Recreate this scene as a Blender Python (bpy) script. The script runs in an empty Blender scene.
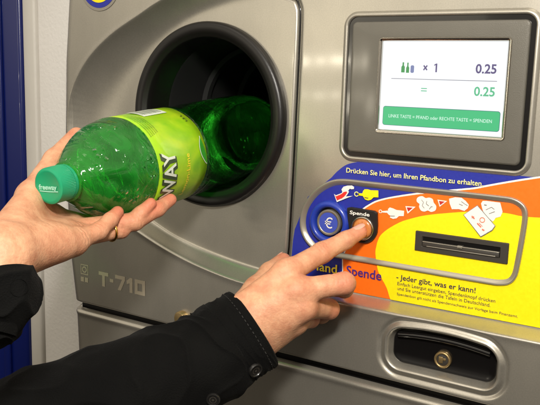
import bpy, bmesh, math, random
import numpy as np
from mathutils import Vector, Matrix, noise

# ------------------------------------------------------------------ camera, world, lamps
scn = bpy.context.scene
COL = scn.collection
cd = bpy.data.cameras.new("camera"); cam = bpy.data.objects.new("camera", cd); COL.objects.link(cam)
cd.sensor_width = 36.0; cd.lens = 50.0; cd.clip_start = 0.02; cd.clip_end = 60.0
cam.matrix_world = Matrix(((0.84649915, -0.11240399, 0.52038882, 0.45790083),
                           (0.5316703, 0.12767083, -0.83727346, -0.61491304),
                           (0.0276744, 0.98542656, 0.16783511, 0.04089228),
                           (0, 0, 0, 1)))
scn.camera = cam

world = bpy.data.worlds.new("World"); scn.world = world; world.use_nodes = True
wn = world.node_tree.nodes; wl = world.node_tree.links
bg = wn["Background"]
tc = wn.new("ShaderNodeTexCoord"); sx = wn.new("ShaderNodeSeparateXYZ"); rp = wn.new("ShaderNodeValToRGB")
mr = wn.new("ShaderNodeMapRange"); mr.inputs[1].default_value = -1; mr.inputs[2].default_value = 1
wl.new(tc.outputs["Generated"], sx.inputs[0]); wl.new(sx.outputs[2], mr.inputs[0]); wl.new(mr.outputs[0], rp.inputs[0])
wl.new(rp.outputs[0], bg.inputs[0])
rp.color_ramp.elements[0].color = (0.045, 0.034, 0.028, 1); rp.color_ramp.elements[0].position = 0.36
rp.color_ramp.elements[1].color = (1.9, 1.7, 1.4, 1); rp.color_ramp.elements[1].position = 0.66
e = rp.color_ramp.elements.new(0.5); e.color = (0.62, 0.55, 0.45, 1)
bg.inputs[1].default_value = 0.42

def area(name, loc, target, sx_, sy_, power, col):
    l = bpy.data.lights.new(name, 'AREA'); l.shape = 'RECTANGLE'; l.size = sx_; l.size_y = sy_
    l.energy = power; l.color = col
    o = bpy.data.objects.new(name, l); COL.objects.link(o); o.location = loc
    o.rotation_euler = (Vector(target) - Vector(loc)).to_track_quat('-Z', 'Y').to_euler()
    return o
area("flash_lamp", (0.46, -0.64, 0.33), (0.12, 0, -0.02), 0.11, 0.08, 7.6, (1.0, 0.945, 0.865))
area("ceiling_lamp", (-0.30, -1.30, 1.60), (0.05, 0, -0.08), 0.90, 0.20, 2.5, (1.0, 0.90, 0.74))
for lx, ly, lz, lw, lh, lp in ((-1.872, -3.476, .128, .060, .040, .95), (-1.775, -3.520, .134, .045, .030, .55), (-1.670, -3.566, .140, .100, .030, 1.3),
                               (-1.87, -3.474, -.072, .030, .018, .18), (-1.775, -3.518, -.078, .070, .014, .36), (-1.680, -3.557, -.070, .040, .018, .30), (-1.60, -3.40, .62, 1.7, .55, 4.2), (-1.54, -3.61, -.12, .14, .12, 1.4)):  # the broad one is an added, unseen fill to brighten the upper right metal
    area("shop_or_fill_lamp", (lx, ly, lz), (0.14, 0, 0.05), lw, lh, lp, (1.0, 0.90, 0.70))

scn.view_settings.view_transform = 'Standard'; scn.view_settings.look = 'None'
scn.view_settings.exposure = 0.0; scn.view_settings.gamma = 1.0
scn.cycles.use_denoising = True
scn.cycles.max_bounces = 10; scn.cycles.transparent_max_bounces = 24
scn.cycles.caustics_reflective = False; scn.cycles.caustics_refractive = False
scn.cycles.sample_clamp_indirect = 6.0

random.seed(7)
D = 0.020                      # the left and lower fascia stand this far in front of the recessed face

# ------------------------------------------------------------------ materials
def S(r, g, b):
    f = lambda c: (c / 255 / 12.92) if c / 255 <= 0.04045 else ((c / 255 + 0.055) / 1.055) ** 2.4
    return (f(r), f(g), f(b), 1)

def mat(name, col, rough=0.5, metal=0.0, spec=0.5, coat=0.0, coat_r=0.05, bump=0.0, bscale=200.0, vary=0.0, vscale=20.0,
        rvary=0.0, emit=None, es=0.0, sheen=0.0, sub=0.0):
    m = bpy.data.materials.new(name); m.use_nodes = True
    nt = m.node_tree; b = nt.nodes["Principled BSDF"]
    b.inputs["Base Color"].default_value = col; b.inputs["Roughness"].default_value = rough
    b.inputs["Metallic"].default_value = metal; b.inputs["Specular IOR Level"].default_value = spec
    b.inputs["Coat Weight"].default_value = coat; b.inputs["Coat Roughness"].default_value = coat_r
    b.inputs["Sheen Weight"].default_value = sheen
    if emit: b.inputs["Emission Color"].default_value = emit; b.inputs["Emission Strength"].default_value = es
    t = nt.nodes.new("ShaderNodeTexCoord")
    if vary or rvary:
        n = nt.nodes.new("ShaderNodeTexNoise"); n.inputs["Scale"].default_value = vscale; n.inputs["Detail"].default_value = 5
        nt.links.new(t.outputs["Object"], n.inputs["Vector"])
        if vary:
            mx = nt.nodes.new("ShaderNodeMix"); mx.data_type = 'RGBA'
            mx.inputs[6].default_value = tuple(c * (1 - vary) for c in col[:3]) + (1,)
            mx.inputs[7].default_value = tuple(min(1, c * (1 + vary)) for c in col[:3]) + (1,)
            nt.links.new(n.outputs[0], mx.inputs[0]); nt.links.new(mx.outputs[2], b.inputs["Base Color"])
        if rvary:
            q = nt.nodes.new("ShaderNodeMapRange"); q.inputs[3].default_value = rough - rvary; q.inputs[4].default_value = rough + rvary
            nt.links.new(n.outputs[0], q.inputs[0]); nt.links.new(q.outputs[0], b.inputs["Roughness"])
    if bump:
        n2 = nt.nodes.new("ShaderNodeTexNoise"); n2.inputs["Scale"].default_value = bscale; n2.inputs["Detail"].default_value = 3
        bp = nt.nodes.new("ShaderNodeBump"); bp.inputs["Strength"].default_value = bump; bp.inputs["Distance"].default_value = 0.001
        nt.links.new(t.outputs["Object"], n2.inputs["Vector"]); nt.links.new(n2.outputs[0], bp.inputs["Height"])
        nt.links.new(bp.outputs[0], b.inputs["Normal"])
    return m

M = {}
def paint_mat():
    m = mat("champagne_silver_paint", S(188, 183, 171), rough=0.36, metal=0.78, coat=0.32, coat_r=0.075)
    nt = m.node_tree; b = nt.nodes["Principled BSDF"]
    t = nt.nodes["Texture Coordinate"]
    n = nt.nodes.new("ShaderNodeTexNoise"); n.inputs["Scale"].default_value = 900; n.inputs["Detail"].default_value = 2
    n3 = nt.nodes.new("ShaderNodeTexNoise"); n3.inputs["Scale"].default_value = 9; n3.inputs["Detail"].default_value = 6
    nt.links.new(t.outputs["Object"], n.inputs["Vector"]); nt.links.new(t.outputs["Object"], n3.inputs["Vector"])
    r = nt.nodes.new("ShaderNodeMapRange"); r.inputs[1].default_value = .3; r.inputs[2].default_value = .7
    r.inputs[3].default_value = 0.93; r.inputs[4].default_value = 1.06
    nt.links.new(n.outputs[0], r.inputs[0])
    # finger smears and faint streaks of grime
    mpd = nt.nodes.new("ShaderNodeMapping"); mpd.inputs["Scale"].default_value = (1, 1, .35); nt.links.new(t.outputs["Object"], mpd.inputs[0])
    nd = nt.nodes.new("ShaderNodeTexNoise"); nd.inputs["Scale"].default_value = 26; nd.inputs["Detail"].default_value = 8; nd.inputs["Roughness"].default_value = .65
    nt.links.new(mpd.outputs[0], nd.inputs["Vector"])
    rd = nt.nodes.new("ShaderNodeMapRange"); rd.inputs[1].default_value = .34; rd.inputs[2].default_value = .60; rd.inputs[3].default_value = .92; rd.inputs[4].default_value = 1.0
    nt.links.new(nd.outputs[0], rd.inputs[0])
    mm_ = nt.nodes.new("ShaderNodeMath"); mm_.operation = 'MULTIPLY'; nt.links.new(r.outputs[0], mm_.inputs[0]); nt.links.new(rd.outputs[0], mm_.inputs[1]); r = mm_
    mx = nt.nodes.new("ShaderNodeMix"); mx.data_type = 'RGBA'; mx.blend_type = 'MULTIPLY'; mx.inputs[0].default_value = 1
    mx.inputs[6].default_value = S(188, 183, 171); nt.links.new(r.outputs[0], mx.inputs[7])
    nt.links.new(mx.outputs[2], b.inputs["Base Color"])
    q = nt.nodes.new("ShaderNodeMapRange"); q.inputs[3].default_value = 0.25; q.inputs[4].default_value = 0.44
    nt.links.new(n3.outputs[0], q.inputs[0]); nt.links.new(q.outputs[0], b.inputs["Roughness"])
    bp = nt.nodes.new("ShaderNodeBump"); bp.inputs["Strength"].default_value = 0.03; bp.inputs["Distance"].default_value = 0.0003
    nt.links.new(n.outputs[0], bp.inputs["Height"]); nt.links.new(bp.outputs[0], b.inputs["Normal"])
    return m
M['paint'] = paint_mat()
M['trim'] = mat("silver_trim", S(176, 170, 158), rough=0.30, metal=0.75, coat=0.2, bump=0.03, bscale=700)
M['frame'] = mat("grey_frame_paint", S(166, 160, 147), rough=0.34, metal=0.6, coat=0.2, bump=0.03, bscale=700)
M['bezel'] = mat("bezel_plastic", S(98, 95, 87), rough=0.40, metal=0.25, coat=0.3, coat_r=.10, bump=0.12, bscale=1200, vary=0.08, vscale=60)
M['black'] = mat("black_plastic", S(28, 26, 25), rough=0.42, bump=0.05, bscale=900)
M['ringm'] = mat("intake_rubber", S(20, 18, 17), rough=0.36, bump=0.10, bscale=1100, vary=0.12, vscale=40)
M['tunnel'] = mat("tunnel_black", S(7, 7, 7), rough=0.75, vary=.2, vscale=30)
M['gloss_black'] = mat("gloss_black", S(16, 15, 15), rough=0.16, coat=0.5)
M['dark'] = mat("dark_grey_plastic", S(52, 48, 43), rough=0.5, bump=0.06, bscale=900)
M['chrome'] = mat("chrome", S(200, 195, 185), rough=0.18, metal=1.0)
M['brass'] = mat("lock_brass", S(166, 142, 98), rough=0.38, metal=0.8, vary=.15, vscale=300)
M['blue'] = mat("decal_blue", S(36, 46, 150), rough=0.38, vary=0.09, vscale=420, rvary=.10, bump=.05, bscale=900)
M['orange'] = mat("decal_orange", S(246, 112, 22), rough=0.38, vary=0.09, vscale=420, rvary=.10, bump=.05, bscale=900)
M['yellow'] = mat("decal_yellow", S(252, 226, 14), rough=0.38, vary=0.09, vscale=420, rvary=.10, bump=.05, bscale=900)
M['white'] = mat("print_white", S(235, 232, 224), rough=0.4)
M['red'] = mat("print_red", S(222, 48, 40), rough=0.4)
M['darkred'] = mat("print_dark_red", S(188, 44, 40), rough=0.4)
M['pale'] = mat("print_pale_yellow", S(244, 236, 150), rough=0.4)
M['textyellow'] = mat("print_yellow", S(250, 226, 60), rough=0.4)
M['purple'] = mat("print_violet", S(74, 40, 120), rough=0.4)
M['ink'] = mat("print_ink", S(54, 50, 66), rough=0.45)
M['greyline'] = mat("print_grey", S(120, 118, 120), rough=0.45)
M['butblue'] = mat("button_blue", S(34, 58, 160), rough=0.32, coat=0.2, bump=.03, bscale=800)
M['lilac'] = mat("button_face", S(66, 82, 176), rough=0.3, vary=.12, vscale=200)
M['amber'] = mat("amber_lens", S(188, 118, 66), rough=0.22, coat=0.5, emit=S(230, 130, 50), es=0.16, vary=.25, vscale=160)
M['screen'] = mat("screen_white", (0.02, 0.02, 0.02, 1), rough=0.3, emit=(0.93, 0.97, 1.0, 1), es=1.05)
def lit(name, c, s=1.0): return mat(name, (0.02, 0.02, 0.02, 1), rough=0.3, emit=c, es=s)
M['s_dark'] = lit("screen_violet", S(92, 80, 128)); M['s_green'] = lit("screen_green", S(92, 190, 140))
M['s_bar'] = lit("screen_bar_green", S(62, 192, 126)); M['s_line'] = lit("screen_grey", S(150, 148, 158))
M['s_edge'] = lit("screen_bar_edge", S(70, 110, 120)); M['s_pale'] = lit("screen_pale", S(214, 250, 232))
M['s_bottle'] = lit("screen_bottle_green", S(60, 150, 80)); M['s_blue'] = lit("screen_bottle_blue", S(120, 130, 175))
M['print_silver'] = mat("print_silver", S(176, 166, 146), rough=0.6)
M['wall'] = mat("white_plaster", S(224, 221, 216), rough=0.85, bump=0.45, bscale=240, vary=0.06, vscale=14)
M['cream'] = mat("cream_trim", S(200, 196, 188), rough=0.6, bump=.1, bscale=300, vary=.06, vscale=25)
M['door'] = mat("blue_gloss_paint", S(9, 24, 92), rough=0.30, coat=0.4, bump=0.06, bscale=60, vary=.1, vscale=8)
M['cap'] = mat("cap_green_plastic", S(22, 150, 104), rough=0.36, coat=0.1, bump=.03, bscale=900)
M['cap_print'] = mat("cap_print", S(150, 214, 190), rough=0.5)
M['gold'] = mat("gold", S(226, 178, 92), rough=0.22, metal=1.0)
M['nail'] = mat("fingernail", S(228, 166, 146), rough=0.24, coat=0.3, vary=.05, vscale=200)

def skin_mat():
    m = bpy.data.materials.new("skin"); m.use_nodes = True; nt = m.node_tree; L = nt.links
    b = nt.nodes["Principled BSDF"]; t = nt.nodes.new("ShaderNodeTexCoord")
    n = nt.nodes.new("ShaderNodeTexNoise"); n.inputs["Scale"].default_value = 70; n.inputs["Detail"].default_value = 9; n.inputs["Roughness"].default_value = .68
    L.new(t.outputs["Object"], n.inputs["Vector"])
    r = nt.nodes.new("ShaderNodeValToRGB"); L.new(n.outputs[0], r.inputs[0])
    r.color_ramp.elements[0].position = .36; r.color_ramp.elements[0].color = S(195, 135, 103)
    r.color_ramp.elements[1].position = .62; r.color_ramp.elements[1].color = S(219, 166, 130)
    a = nt.nodes.new("ShaderNodeAttribute"); a.attribute_name = "flush"
    mx = nt.nodes.new("ShaderNodeMix"); mx.data_type = 'RGBA'
    L.new(a.outputs["Fac"], mx.inputs[0]); L.new(r.outputs[0], mx.inputs[6]); mx.inputs[7].default_value = S(202, 110, 84)
    L.new(mx.outputs[2], b.inputs["Base Color"])
    b.inputs["Roughness"].default_value = 0.54; b.inputs["Specular IOR Level"].default_value = 0.36
    b.inputs["Subsurface Weight"].default_value = 0.12; b.inputs["Subsurface Radius"].default_value = (1, .36, .2)
    b.inputs["Subsurface Scale"].default_value = 0.004
    v = nt.nodes.new("ShaderNodeTexVoronoi"); v.inputs["Scale"].default_value = 700; L.new(t.outputs["Object"], v.inputs["Vector"])
    n2 = nt.nodes.new("ShaderNodeTexNoise"); n2.inputs["Scale"].default_value = 420; n2.inputs["Detail"].default_value = 5
    L.new(t.outputs["Object"], n2.inputs["Vector"])
    ad = nt.nodes.new("ShaderNodeMath"); ad.operation = 'MULTIPLY_ADD'; ad.inputs[1].default_value = .35
    L.new(v.outputs[0], ad.inputs[0]); L.new(n2.outputs[0], ad.inputs[2])
    bp = nt.nodes.new("ShaderNodeBump"); bp.inputs["Strength"].default_value = .34; bp.inputs["Distance"].default_value = .0009
    L.new(ad.outputs[0], bp.inputs["Height"]); L.new(bp.outputs[0], b.inputs["Normal"])
    return m
M['skin'] = skin_mat()

def fabric_mat():
    m = bpy.data.materials.new("black_jacket_fabric"); m.use_nodes = True; nt = m.node_tree; L = nt.links
    b = nt.nodes["Principled BSDF"]; t = nt.nodes.new("ShaderNodeTexCoord")
    n = nt.nodes.new("ShaderNodeTexNoise"); n.inputs["Scale"].default_value = 30; n.inputs["Detail"].default_value = 6
    L.new(t.outputs["Object"], n.inputs["Vector"])
    r = nt.nodes.new("ShaderNodeValToRGB"); L.new(n.outputs[0], r.inputs[0])
    r.color_ramp.elements[0].position = .3; r.color_ramp.elements[0].color = S(4, 4, 4)
    r.color_ramp.elements[1].position = .7; r.color_ramp.elements[1].color = S(9, 9, 8)
    L.new(r.outputs[0], b.inputs["Base Color"]); b.inputs["Roughness"].default_value = .85
    b.inputs["Specular IOR Level"].default_value = .12; b.inputs["Sheen Weight"].default_value = .015; b.inputs["Sheen Roughness"].default_value = .5
    w = nt.nodes.new("ShaderNodeTexNoise"); w.inputs["Scale"].default_value = 900; w.inputs["Detail"].default_value = 2
    L.new(t.outputs["Object"], w.inputs["Vector"])
    bp = nt.nodes.new("ShaderNodeBump"); bp.inputs["Strength"].default_value = .6; bp.inputs["Distance"].default_value = .0010
    L.new(w.outputs[0], bp.inputs["Height"]); L.new(bp.outputs[0], b.inputs["Normal"])
    return m
M['fabric'] = fabric_mat()

def pet_mat():
    """thin green PET wall: tinted see-through, shiny, milky where brightness is painted in, with drops"""
    m = bpy.data.materials.new("green_pet"); m.use_nodes = True; nt = m.node_tree; L = nt.links
    nt.nodes.remove(nt.nodes["Principled BSDF"]); out = nt.nodes["Material Output"]
    t = nt.nodes.new("ShaderNodeTexCoord")
    tr = nt.nodes.new("ShaderNodeBsdfTransparent"); tr.inputs[0].default_value = (0.20, 0.90, 0.20, 1)
    tl = nt.nodes.new("ShaderNodeBsdfTranslucent"); tl.inputs[0].default_value = (0.07, 0.85, 0.08, 1)
    df = nt.nodes.new("ShaderNodeBsdfDiffuse"); df.inputs[0].default_value = (0.045, 0.66, 0.065, 1)
    gl = nt.nodes.new("ShaderNodeBsdfGlossy"); gl.inputs[0].default_value = (1, 1, 1, 1); gl.inputs[1].default_value = 0.10
    # slanting swirls pressed into the wall + drops
    mp = nt.nodes.new("ShaderNodeMapping"); mp.inputs["Rotation"].default_value = (0.5, 0.6, 0.3); mp.inputs["Scale"].default_value = (18, 60, 40)
    L.new(t.outputs["Object"], mp.inputs[0])
    n1 = nt.nodes.new("ShaderNodeTexNoise"); n1.inputs["Scale"].default_value = 1.0; n1.inputs["Detail"].default_value = 4; n1.inputs["Distortion"].default_value = 1.2
    L.new(mp.outputs[0], n1.inputs["Vector"])
    v = nt.nodes.new("ShaderNodeTexVoronoi"); v.inputs["Scale"].default_value = 190; L.new(t.outputs["Object"], v.inputs["Vector"])
    dr = nt.nodes.new("ShaderNodeMapRange"); dr.inputs[1].default_value = 0.12; dr.inputs[2].default_value = 0.38; dr.inputs[3].default_value = 1; dr.inputs[4].default_value = 0
    L.new(v.outputs[0], dr.inputs[0])
    n3 = nt.nodes.new("ShaderNodeTexNoise"); n3.inputs["Scale"].default_value = 40; L.new(t.outputs["Object"], n3.inputs["Vector"])
    gate = nt.nodes.new("ShaderNodeMapRange"); gate.inputs[1].default_value = .56; gate.inputs[2].default_value = .66
    L.new(n3.outputs[0], gate.inputs[0])
    dm = nt.nodes.new("ShaderNodeMath"); dm.operation = 'MULTIPLY'; L.new(dr.outputs[0], dm.inputs[0]); L.new(gate.outputs[0], dm.inputs[1])
    hs = nt.nodes.new("ShaderNodeMath"); hs.operation = 'MULTIPLY_ADD'; hs.inputs[1].default_value = 1.7
    L.new(n1.outputs[0], hs.inputs[0]); L.new(dm.outputs[0], hs.inputs[2])
    bp = nt.nodes.new("ShaderNodeBump"); bp.inputs["Strength"].default_value = .9; bp.inputs["Distance"].default_value = .0024
    L.new(hs.outputs[0], bp.inputs["Height"]); L.new(bp.outputs[0], gl.inputs["Normal"])
    m1 = nt.nodes.new("ShaderNodeMixShader"); m1.inputs[0].default_value = .55; L.new(tl.outputs[0], m1.inputs[1]); L.new(df.outputs[0], m1.inputs[2])
    fac = nt.nodes.new("ShaderNodeMapRange"); fac.inputs[1].default_value = .35; fac.inputs[2].default_value = .68
    fac.inputs[3].default_value = .22; fac.inputs[4].default_value = .44
    L.new(n1.outputs[0], fac.inputs[0])
    # brightness painted in as milkiness: strong in the neck half, fading towards the base
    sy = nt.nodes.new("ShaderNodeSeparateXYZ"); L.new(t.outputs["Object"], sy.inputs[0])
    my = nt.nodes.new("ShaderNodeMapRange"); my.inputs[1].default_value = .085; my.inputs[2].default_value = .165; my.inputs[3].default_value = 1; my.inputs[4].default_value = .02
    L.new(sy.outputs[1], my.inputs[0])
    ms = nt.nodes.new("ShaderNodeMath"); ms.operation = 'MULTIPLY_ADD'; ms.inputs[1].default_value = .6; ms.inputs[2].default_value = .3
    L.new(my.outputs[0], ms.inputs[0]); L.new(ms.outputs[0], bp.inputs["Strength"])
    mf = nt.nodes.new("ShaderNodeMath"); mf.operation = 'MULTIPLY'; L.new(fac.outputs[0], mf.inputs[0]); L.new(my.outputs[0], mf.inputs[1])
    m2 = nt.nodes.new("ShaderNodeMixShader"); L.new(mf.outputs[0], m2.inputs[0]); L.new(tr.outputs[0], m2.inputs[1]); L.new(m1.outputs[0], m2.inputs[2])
    fr = nt.nodes.new("ShaderNodeFresnel"); fr.inputs[0].default_value = 1.5; L.new(bp.outputs[0], fr.inputs["Normal"])
    m3 = nt.nodes.new("ShaderNodeMixShader"); L.new(fr.outputs[0], m3.inputs[0]); L.new(m2.outputs[0], m3.inputs[1]); L.new(gl.outputs[0], m3.inputs[2])
    L.new(m3.outputs[0], out.inputs[0])
    return m
M['pet'] = pet_mat()

def label_mat():
    """printed label: lime with a darker green swoosh and leaf mottling"""
    m = bpy.data.materials.new("lime_label"); m.use_nodes = True; nt = m.node_tree; L = nt.links
    b = nt.nodes["Principled BSDF"]; t = nt.nodes.new("ShaderNodeTexCoord")
    mp = nt.nodes.new("ShaderNodeMapping"); mp.inputs["Scale"].default_value = (24, 16, 24); mp.inputs["Rotation"].default_value = (.4, .2, .8)
    L.new(t.outputs["Object"], mp.inputs[0])
    n = nt.nodes.new("ShaderNodeTexNoise"); n.inputs["Scale"].default_value = 1.3; n.inputs["Detail"].default_value = 4; n.inputs["Distortion"].default_value = .8
    L.new(mp.outputs[0], n.inputs["Vector"])
    r = nt.nodes.new("ShaderNodeValToRGB"); L.new(n.outputs[0], r.inputs[0])
    r.color_ramp.elements[0].position = .30; r.color_ramp.elements[0].color = S(86, 156, 20)
    r.color_ramp.elements[1].position = .66; r.color_ramp.elements[1].color = S(178, 212, 34)
    e = r.color_ramp.elements.new(.45); e.color = S(140, 196, 26)
    L.new(r.outputs[0], b.inputs["Base Color"]); b.inputs["Roughness"].default_value = .3
    b.inputs["Coat Weight"].default_value = .3; b.inputs["Coat Roughness"].default_value = .12
    n2 = nt.nodes.new("ShaderNodeTexNoise"); n2.inputs["Scale"].default_value = 45; n2.inputs["Detail"].default_value = 3; L.new(t.outputs["Object"], n2.inputs["Vector"])
    bp = nt.nodes.new("ShaderNodeBump"); bp.inputs["Strength"].default_value = .35; bp.inputs["Distance"].default_value = .002
    L.new(n2.outputs[0], bp.inputs["Height"]); L.new(bp.outputs[0], b.inputs["Normal"])
    return m
M['label'] = label_mat()
M['leaf'] = mat("label_green", S(52, 150, 40), rough=.3, coat=.3, vary=.2, vscale=120)
M['label_dark'] = mat("label_black", S(52, 70, 40), rough=.35)
M['label_grey'] = mat('label_grey', S(120, 132, 108), rough=.35)
M['label_white'] = mat("label_white", S(222, 230, 214), rough=.35)

# ------------------------------------------------------------------ mesh helpers
def obj(name, verts, faces, m, parent=None, smooth=True, auto=None):
    me = bpy.data.meshes.new(name)
    me.from_pydata([tuple(map(float, v)) for v in verts], [], [tuple(int(i) for i in f) for f in faces]); me.update()
    bm = bmesh.new(); bm.from_mesh(me); bmesh.ops.recalc_face_normals(bm, faces=bm.faces); bm.to_mesh(me); bm.free()
    o = bpy.data.objects.new(name, me); COL.objects.link(o); o.data.materials.append(m)
    if smooth:
        me.polygons.foreach_set("use_smooth", [True] * len(me.polygons))
        if auto is not None: me.set_sharp_from_angle(angle=math.radians(auto))
    if parent: o.parent = parent
    return o

def join(*parts):
    V, F = [], []
    for v, f in parts:
        k = len(V); V += [tuple(p) for p in v]; F += [tuple(i + k for i in q) for q in f]
    return V, F

def thing(name, label, cat, loc=(0, 0, 0), group=None):
    o = bpy.data.objects.new(name, None); o.empty_display_size = .02; COL.objects.link(o); o.location = loc
    o['label'] = label; o['category'] = cat
    if group: o['group'] = group
    return o

def loft(loops, closed=True, cap0=False, cap1=False):
    V, F = [], []; n = len(loops[0])
    for lp in loops: V += [tuple(p) for p in lp]
    for k in range(len(loops) - 1):
        for i in range(n if closed else n - 1):
            j = (i + 1) % n
            F.append((k * n + i, k * n + j, (k + 1) * n + j, (k + 1) * n + i))
    if cap0: F.append(tuple(range(n)))
    if cap1: F.append(tuple(range((len(loops) - 1) * n, len(loops) * n)))
    return V, F

def rrect(x0, x1, z0, z1, r, y, n=10, top_arch=0.0):
    P = []
    for cx, cz, a0 in ((x1 - r, z1 - r, 0), (x0 + r, z1 - r, 90), (x0 + r, z0 + r, 180), (x1 - r, z0 + r, 270)):
        for i in range(n + 1):
            a = math.radians(a0 + 90 * i / n)
            P.append((cx + r * math.cos(a), y, cz + r * math.sin(a)))
    # extra points along the long top edge so that it can bow
    if top_arch:
        w = (x1 - x0) / 2; xm = (x0 + x1) / 2
        P = [(x, yy, z + top_arch * (1 - ((x - xm) / w) ** 2) * max(0, (z - z0) / (z1 - z0))) for x, yy, z in P]
    return P

def inset(x0, x1, z0, z1, r, d, y, n=10, top_arch=0.0):
    return rrect(x0 + d, x1 - d, z0 + d, z1 - d, max(r - d, .0004), y, n, top_arch)

def catmull(P, closed=False, sub=6):
    P = [Vector(p) for p in P]; n = len(P); R = []
    for i in range(n if closed else n - 1):
        g = (lambda k: P[k % n]) if closed else (lambda k: P[min(max(k, 0), n - 1)])
        a, b, c, d = g(i - 1), g(i), g(i + 1), g(i + 2)
        for s in range(sub):
            t = s / sub
            R.append(.5 * ((2 * b) + (c - a) * t + (2 * a - 5 * b + 4 * c - d) * t * t + (3 * b - a - 3 * c + d) * t ** 3))
    if not closed: R.append(P[-1])
    return R

def sweep_plane(path, prof, closed=True):
    """sweep profile [(offset outward in the xz plane, y)] along a path in the xz plane"""
    n = len(path); loops = []
    for i, p in enumerate(path):
        a = path[(i - 1) % n] if closed or i else path[i]; b = path[(i + 1) % n] if closed or i < n - 1 else path[i]
        t = (Vector(b) - Vector(a)); t.y = 0; t.normalize(); nrm = Vector((t.z, 0, -t.x))
        loops.append([(p[0] + nrm.x * o_, y_, p[2] + nrm.z * o_) for o_, y_ in prof])
    if closed: loops.append(loops[0])
    V, F = loft(loops, closed=False)
    return V, F

def lathe_y(prof, cx, cz, n=64, a0=0, cap0=False, cap1=False):
    loops = [[(cx + r * math.cos(2 * math.pi * i / n), y, cz + r * math.sin(2 * math.pi * i / n)) for i in range(n)] for r, y in prof]
    return loft(loops, True, cap0, cap1)

def flat(pts, y):
    return [(p[0], y, p[1]) for p in pts], [tuple(range(len(pts)))]

def slab(pts, y0, y1, bev=0.0006):
    """a plate with the outline pts (x, z), front at y1 (towards the viewer), chamfered"""
    c = Vector((sum(p[0] for p in pts) / len(pts), sum(p[1] for p in pts) / len(pts)))
    def sh(d): return [(p[0] + (c.x - p[0]) / max((Vector(p) - c).length, 1e-6) * d, p[1] + (c.y - p[1]) / max((Vector(p) - c).length, 1e-6) * d) for p in pts]
    lo = [[(p[0], y0, p[1]) for p in pts], [(p[0], y1 + bev, p[1]) for p in pts], [(p[0], y1, p[1]) for p in sh(bev)]]
    return loft(lo, True, False, True)

mmv = lambda L: [(a / 1000, b / 1000) for a, b in L]
def smooth2(L, closed=False, sub=5):
    return [(v.x, v.z) for v in catmull([(a, 0, b) for a, b in L], closed, sub)]

def text_mesh(s, bold=0.0, spacing=1.0):
    c = bpy.data.curves.new("lettering", 'FONT'); c.body = s; c.size = 1.0; c.offset = bold; c.space_character = spacing; c.resolution_u = 3
    o = bpy.data.objects.new("lettering", c); COL.objects.link(o)
    dg = bpy.context.evaluated_depsgraph_get(); dg.update()
    me = bpy.data.meshes.new_from_object(o.evaluated_get(dg))
    V = [tuple(v.co) for v in me.vertices]; F = [tuple(p.vertices) for p in me.polygons]
    bpy.data.objects.remove(o); bpy.data.curves.remove(c); bpy.data.meshes.remove(me)
    return V, F

def text(s, x0, x1, zb, h, y, m, parent, bold=0.0, name="lettering", shear=0.0, zslope=0.0, spacing=1.0):
    """flat lettering in the machine's face: from x0 to x1, baseline zb, capital height h"""
    V, F = text_mesh(s, bold, spacing)
    xs = [v[0] for v in V]; k = (x1 - x0) / (max(xs) - min(xs)); mn = min(xs); kh = h / 0.72
    P = [((v[0] - mn) * k + x0 + shear * v[1] * kh, y, v[1] * kh + zb + zslope * (v[0] - mn) * k) for v in V]
    return obj(name, P, F, m, parent, smooth=False)

# ------------------------------------------------------------------ setting: wall and blue door at the left
def box(x0, x1, y0, y1, z0, z1, b=0.002):
    bm = bmesh.new(); bmesh.ops.create_cube(bm, size=1)
    for v in bm.verts: v.co = ((x0 + x1) / 2 + v.co.x * (x1 - x0), (y0 + y1) / 2 + v.co.y * (y1 - y0), (z0 + z1) / 2 + v.co.z * (z1 - z0))
    if b: bmesh.ops.bevel(bm, geom=bm.edges[:], offset=b, segments=3, affect='EDGES', profile=.5)
    bm.verts.ensure_lookup_table(); V = [tuple(v.co) for v in bm.verts]; F = [tuple(v.index for v in f.verts) for f in bm.faces]; bm.free()
    return V, F

w = obj("wall", *box(-.2865, -.172, .030, .16, -.75, .60, .004), M['wall'], smooth=True, auto=40); w['kind'] = 'structure'
w['label'] = "white roughcast plaster wall strip between blue door and machine"; w['category'] = "wall"
tr_ = obj("door_frame", *box(-.3085, -.2867, .026, .16, -.75, .60, .003), M['cream'], smooth=True, auto=40)
tr_['label'] = "narrow cream vertical trim strip between the blue door and the white wall"; tr_['category'] = "door frame"
d = thing("door", "glossy dark blue painted door at the left edge beside the cream trim", "door", (-.5, .03, -.7))
def dchild(name, VF, m, **k):
    V, F = VF; o = obj(name, [(v[0] + .5, v[1] - .03, v[2] + .7) for v in V], F, m, d, **k); return o
dchild("panel", box(-.75, -.3088, .022, .07, -.75, .60, .004), M['door'], auto=40)
dchild("moulding", box(-.352, -.3405, .0165, .0222, -.75, .60, .0025), M['door'], auto=40)

# ------------------------------------------------------------------ the reverse vending machine
mach = thing("bottle_return_machine", "champagne silver bottle return machine with round intake, screen and bright deposit panel", "vending machine", (0, 0, 0))

def seg_dist(X, Z, P):
    d2 = np.full(X.shape, 1e9)
    for (ax, az), (bx, bz) in zip(P[:-1], P[1:]):
        vx, vz = bx - ax, bz - az; L2 = vx * vx + vz * vz + 1e-12
        t = np.clip(((X - ax) * vx + (Z - az) * vz) / L2, 0, 1)
        d2 = np.minimum(d2, (X - ax - t * vx) ** 2 + (Z - az - t * vz) ** 2)
    return np.sqrt(d2)
def inside(X, Z, P):
    c = np.zeros(X.shape, bool); n = len(P)
    for i in range(n):
        ax, az = P[i]; bx, bz = P[(i + 1) % n]
        cond = ((az > Z) != (bz > Z)) & (X < (bx - ax) * (Z - az) / (bz - az + 1e-12) + ax)
        c ^= cond
    return c
def sstep(t): t = np.clip(t, 0, 1); return t * t * (3 - 2 * t)

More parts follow.
